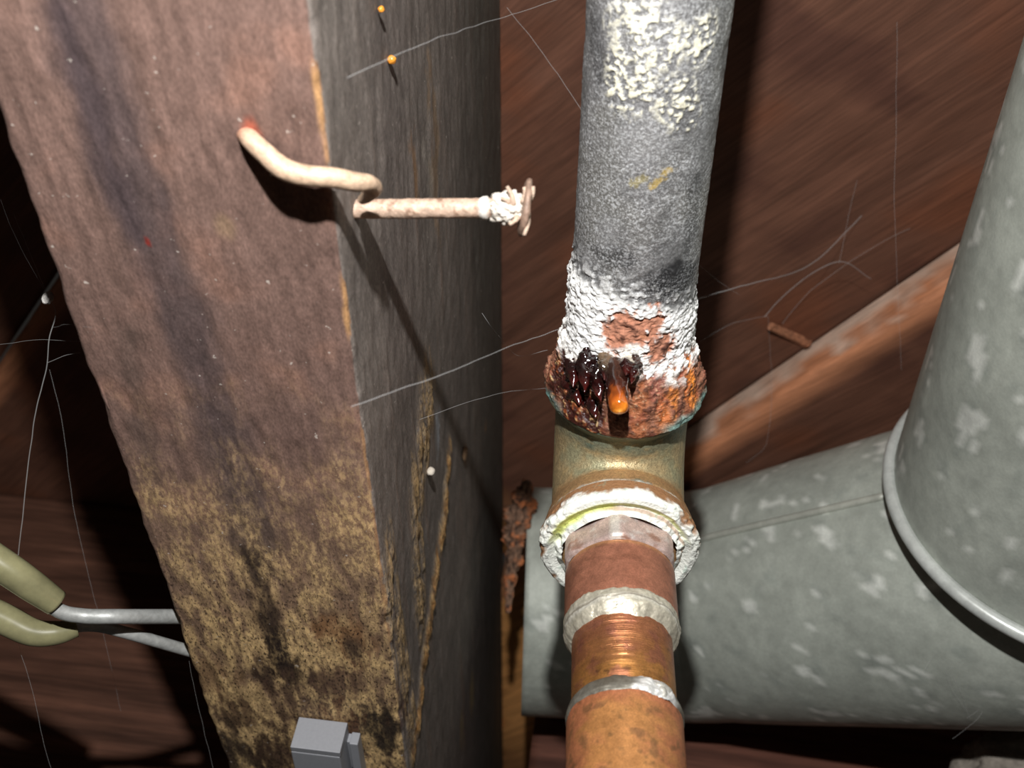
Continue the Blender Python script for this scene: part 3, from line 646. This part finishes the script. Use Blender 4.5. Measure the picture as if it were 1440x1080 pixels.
# pale fluff caught behind the head
th, ph = np.meshgrid(np.linspace(.02, math.pi-.02, 60), np.arange(80)/80*2*math.pi, indexing='ij')
d = np.stack([np.sin(th)*np.cos(ph), np.sin(th)*np.sin(ph), np.cos(th)], -1)
f1, f2 = basis(na, -base)
c0 = tip-na*3.0
P = c0+(d[..., :1]*f1*2.7+d[..., 1:2]*f2*2.7+d[..., 2:]*na*3.4)*(1+.28*fbm(d*3, 4)+.2*np.abs(fbm(d*9, 3)))[..., None]
fo = grid('fluff', P, m_fluff, nb, wrap=True, attrs={'Col': np.ones(P.shape)*S(228, 220, 208)}); fo['label'] = 'pale dusty fluff behind the nail head'
for (u0, v0, u1, v1) in ((722, 288, 713, 262), (735, 285, 737, 263), (742, 285, 750, 262), (728, 305, 716, 316), (742, 300, 737, 331), (715, 285, 705, 278)):
    a = at(u0, v0, tipz-2); b = at(u1, v1, tipz-3)
    Pf = tubeP(spline([a, (a+b)/2+na*.3, b], 8), np.linspace(.55, .3, 8), 8)
    grid('fibre', Pf, m_fluff, fo, wrap=True, caps=True, attrs={'Col': np.ones(Pf.shape)*S(198, 172, 152)})
# bent nail in the underside
def bz(u, v, Z): return on(u, v, 2, Z)
pts = [bz(338, 180, ZB+3), bz(352, 196, ZB-.8), bz(374, 217, ZB-2.8), bz(400, 238, ZB-4.2), bz(432, 247, ZB-4.6), bz(468, 250, ZB-4), bz(500, 256, ZB-2.5), bz(519, 258, ZB-.5), bz(524, 266, ZB+2.5), bz(516, 276, ZB+5.0), bz(509, 281, ZB+6)]
path = spline(pts, 120); k = np.linspace(0, 1, 120)
P = tubeP(path, np.interp(k, [0, .1, .3, .6, .72, .78, .86, 1], [1.3, 1.55, 1.75, 1.55, 1.35, 1.6, 1.25, .8]), 30)
n1 = fbm(P/3+4, 4); C = np.ones(P.shape)*S(205, 176, 150)*(1+.15*n1)[..., None]; C = mix(C, S(120, 98, 78), sm(.05, .5, n1)*.5)
C = mix(C, S(186, 120, 96), np.broadcast_to(sm(.12, .05, k)[:, None], n1.shape)*.7)
tag(grid('bent_nail', P, m_nail, wrap=True, caps=True, attrs={'Col': C}, loc=pts[1]), 'pale bent nail curving out of the joist underside', 'nail')

# ------------------------------------------------------------------ sleeved rods at the left
def rodset(spts, srad, rpts, rrad, label):
    t = thing('sleeved_rod', rpts[-1], label, 'rod', 'sleeved rods left of the joist')
    p = spline(rpts, 60); grid('rod', tubeP(p, np.interp(np.linspace(0, 1, 60), np.linspace(0, 1, len(rrad)), rrad), 28), m_rod, t, wrap=True, caps=True)
    p = spline(spts, 50); rr_ = np.interp(np.linspace(0, 1, 50), np.linspace(0, 1, len(srad)), srad)
    Pq = tubeP(p, rr_, 32); inner = tubeP(p[-1:-3:-1], [rr_[-1]*.8]*2, 32)
    Pq = np.concatenate([Pq, (p[-1]+(Pq[-1]-p[-1])*.78)[None], (p[-4]+(Pq[-4]-p[-4])*.78)[None]])
    grid('sleeve', Pq, m_sleeve, t, wrap=True, caps=False)['label'] = 'translucent yellowed plastic sleeve'
    return t
zj = 283.
e_1 = on(254, 867, 2, ZB+5); e_2 = on(277, 918, 2, ZB+4.6)
rodset([at(-260, 640, 255), at(-110, 722, 258), at(0, 793, 262), at(45, 824, 265), at(79, 848, 268)], [4.0, 4.0, 3.8, 3.6, 3.1],
       [at(-40, 768, 260), at(30, 815, 264), at(78, 856, 268), at(115, 866, 271), at(170, 867, 274), e_1, e_1+np.array([6., 0, .5])], [1.5, 1.6, 1.75, 1.8, 1.8, 1.85, 1.85], 'upper grey metal rod with yellowed plastic sleeve beside the joist')
rodset([at(-260, 720, 260), at(-110, 820, 266), at(0, 868, 272), at(45, 889, 274), at(80, 890, 276), at(108, 883, 278)], [4.0, 4.0, 3.7, 3.3, 2.9, 2.2],
       [at(30, 884, 273), at(80, 889, 276), at(108, 881, 278), at(140, 881, 281), at(185, 892, 284), e_2, e_2+np.array([6., 1., .5])], [1.3, 1.4, 1.5, 1.45, 1.5, 1.55, 1.6], 'lower grey metal rod with yellowed plastic sleeve beside the joist')

# ------------------------------------------------------------------ grey plastic clip on the joist underside
y1 = on(450, 1012, 2, ZB-.5)[1]; zf = on(445, 1055, 1, y1)[2]; y3 = y1+52
xa, xb2 = on(414, 1030, 1, y1)[0], on(484, 1035, 1, y1)[0]
gcl = thing('plastic_clip', ((xa+xb2)/2, y1, ZB), 'grey plastic clip on the joist underside at bottom edge', 'clip')
import bmesh
def prism(name, prof, x0, x1, mt_, par, bev=.35):
    bm = bmesh.new(); o0 = wl(par)
    A = [bm.verts.new(((np.array([x0, y, z])-o0)*MM)) for y, z in prof]; B = [bm.verts.new(((np.array([x1, y, z])-o0)*MM)) for y, z in prof]
    n = len(prof)
    for i in range(n): bm.faces.new([A[i], A[(i+1) % n], B[(i+1) % n], B[i]])
    bm.faces.new(A[::-1]); bm.faces.new(B); bmesh.ops.recalc_face_normals(bm, faces=bm.faces)
    bmesh.ops.bevel(bm, geom=bm.edges[:], offset=bev*MM, segments=2, affect='EDGES', profile=.6)
    me = bpy.data.meshes.new(name); bm.to_mesh(me); bm.free(); me.materials.append(mt_)
    o = bpy.data.objects.new(name, me); COL.objects.link(o); o.parent = par; return o
prism('lid', [(y1, 149.6), (y1, zf), (y1+2.2, zf), (y1+2.2, 149.6)], xa, xb2, m_grey, gcl, .2)
prism('body', [(y1+2.3, 149.8), (y1+2.3, zf-.1), (y3, zf-2.5), (y3, 149.8)], xa-.1, xb2-.2, m_grey, gcl)
prism('side_flap', [(y1+5, 149.8), (y1+5, zf+5.5), (y3, zf+3.5), (y3, 149.8)], xb2+.7, xb2+3.0, m_grey, gcl, .25)
prism('hinge', [(y1+6, 149.8), (y1+6, zf+6.5), (y1+20, zf+6.5), (y1+20, 149.8)], xa+1, xb2+.9, m_grey, gcl, .2)

# ------------------------------------------------------------------ small things
def bead(name, P0, r, mt_, label, cat, group=None, sq=(1, 1, 1), seed=0, col=None):
    th, ph = np.meshgrid(np.linspace(.02, math.pi-.02, 18), np.arange(24)/24*2*math.pi, indexing='ij')
    d = np.stack([np.sin(th)*np.cos(ph), np.sin(th)*np.sin(ph), np.cos(th)], -1)
    P = P0+d*np.array(sq)*r*(1+.15*fbm(d*1.6+seed, 3))[..., None]
    return tag(grid(name, P, mt_, wrap=True, caps=True, attrs={'Col': np.ones(P.shape)*(col if col is not None else 1.)}), label, cat, group)
bead('resin_bead', on(551, 84, 0, XR+1.0), .85, m_resin, 'larger amber resin bead near the top of the joist side', 'resin', 'amber beads on joist', seed=1)
bead('resin_bead', on(536, 13, 0, XR+1.0), .6, m_resin, 'smaller amber resin bead at the very top of the joist side', 'resin', 'amber beads on joist', seed=2)
bead('pellet', on(606, 663, 0, XR+1.4), 1.1, m_fluff, 'small round white pellet on the torn joist side', 'pellet', col=S(225, 215, 200), sq=(1, 1, 1.2), seed=5)
bead('wood_flake', on(654, 638, 0, XR+1.2), 2.0, m_fluff, 'small brown flake on the dark joist side', 'flake', col=S(128, 100, 74), sq=(.4, 1.2, 1.3), seed=6)
# wood splinter under the floorboard
a = on(1084, 459, 2, ZT-3); b = on(1136, 482, 2, ZT+1); Psl = tubeP(spline([a, (a+b)/2, b], 12), 1.0*np.linspace(1.6, 2.2, 12), 8)
n1 = fbm(Psl/3, 3)
tag(grid('splinter', Psl+.4*n1[..., None], m_debris, wrap=True, caps=True, attrs={'Col': np.ones(Psl.shape)*S(150, 100, 72)}, smooth=False), 'short brown wood splinter against the floorboard edge', 'splinter')
# torn bark between the joist and the duct end
pts = [at(742, 676, 430), at(734, 700, 428), at(728, 735, 426), at(724, 770, 425), at(718, 815, 425), at(714, 862, 424)]
Pk = tubeP(spline(pts, 90), np.interp(np.linspace(0, 1, 90), [0, .2, .45, .7, 1], [1.5, 4.2, 4.4, 2.6, .8]), 60)
n1, n2 = fbm(Pk/5, 4), fbm(Pk/1.8, 4); ctr_ = spline(pts, 90)
Pk = ctr_[:, None]+(Pk-ctr_[:, None])*(1+.8*n1+.45*n2)[..., None]
C = np.ones(Pk.shape)*S(112, 84, 66)*(1+.5*n2)[..., None]; C = mix(C, S(196, 110, 56), sm(.0, .4, n1)*.7); C = mix(C, S(30, 22, 18), sm(.1, .4, -n2)*.8)
tag(grid('torn_bark', Pk, m_debris, wrap=True, caps=True, attrs={'Col': np.clip(C, .01, .9)}), 'ragged strip of torn brown bark beside the duct end', 'bark')

# ------------------------------------------------------------------ cobwebs
def web(strands, label):
    V = []; Fs = []
    for st in strands:
        pts = [at(u, v, z) for u, v, z in st[1]]
        p = spline(pts, 10*(len(pts)-1)+2) if len(pts) > 2 else np.linspace(pts[0], pts[1], 12)
        p = p+.25*np.stack([fbm(np.stack([p[:, 0]/9+k*7, p[:, 1]/9, p[:, 2]/9], -1), 2) for k in range(3)], -1)
        T = tubeP(p, st[0], 6); n0 = sum(len(v) for v in V); V.append(T.reshape(-1, 3)); Fs += (gridf(len(p), 6, True)+n0).tolist()
    V = np.concatenate(V)
    return tag(link('cobweb', V, Fs, m_web), label, 'cobweb', 'cobweb strands', 'stuff')
web([(.26, [(975, 421, 330), (1060, 398, 350), (1140, 372, 380), (1215, 300, 400), (1345, 165, 420), (1430, 70, 430)]), (.2, [(1075, 445, 400), (1120, 400, 395), (1180, 368, 390), (1225, 392, 400)]),
     (.1, [(985, 480, 380), (1030, 455, 390), (1080, 444, 400)]), (.09, [(1100, 455, 400), (1150, 400, 395), (1260, 330, 400), (1345, 300, 400)]), (.07, [(1080, 445, 400), (1085, 540, 420), (1082, 600, 420)]),
     (.07, [(1180, 370, 390), (1205, 255, 390), (1245, 120, 400), (1290, 60, 400)]), (.1, [(975, 365, 340), (1010, 395, 360), (1040, 415, 380)]), (.07, [(1070, 195, 400), (1085, 240, 400), (1095, 260, 400)]), (.06, [(1262, 20, 350), (1260, 185, 350), (1258, 300, 350), (1268, 520, 380)]), (.05, [(1082, 600, 420), (1075, 630, 418), (1050, 650, 416)])],
    'fine cobweb across the floorboards right of the grey pipe')
web([(.12, [(495, 572, 190), (560, 548, 195), (640, 520, 205), (705, 492, 222), (790, 462, 245)]), (.08, [(590, 590, 260), (690, 556, 275), (772, 545, 290)]), (.08, [(678, 440, 260), (700, 470, 262), (728, 500, 265), (770, 492, 268)])], 'cobweb strands between the joist side and the rusty joint')
web([(.12, [(488, 110, 178), (560, 75, 190), (640, 45, 210), (676, 34, 222), (760, 8, 250), (830, -20, 270)]), (.1, [(712, 10, 300), (760, 70, 305), (818, 155, 300)])], 'cobweb strand across the top of the joist side')
web([(.14, [(68, 418, 250), (78, 440, 250), (70, 475, 250), (66, 510, 252), (50, 580, 255), (42, 640, 258), (30, 740, 262), (25, 790, 265)]), (.08, [(0, 280, 260), (30, 350, 258), (55, 395, 255), (68, 418, 250)]), (.08, [(20, 300, 262), (48, 370, 258), (68, 418, 250)]), (.08, [(66, 510, 252), (90, 500, 250), (112, 495, 248)]),
     (.06, [(70, 520, 300), (88, 600, 300), (100, 690, 305), (112, 755, 308), (140, 870, 320), (170, 1000, 340)]), (.06, [(25, 900, 280), (45, 970, 285), (60, 1040, 290), (75, 1090, 295)]), (.05, [(0, 484, 255), (60, 478, 252), (115, 480, 248)]), (.06, [(265, 930, 290), (280, 1000, 300), (300, 1080, 310)]), (.06, [(75, 460, 240), (100, 456, 225), (130, 462, 205)])], 'dusty cobweb hanging left of the joist')
bead('web_clump', at(67, 419, 250), 1.2, m_fluff, 'tiny white clump in the cobweb left of the joist', 'web clump', col=S(235, 230, 225), sq=(1, 1, 1.4), seed=8)
web([(.06, [(1300, 940, 345), (1320, 920, 345), (1345, 960, 345), (1360, 1000, 350)]), (.05, [(1330, 910, 345), (1335, 960, 345), (1365, 1010, 350)]), (.05, [(1360, 1010, 350), (1390, 990, 350), (1440, 970, 350)]), (.06, [(1340, 1040, 350), (1375, 1010, 350), (1385, 990, 350)])], 'fine cobweb wisps below the duct rim')
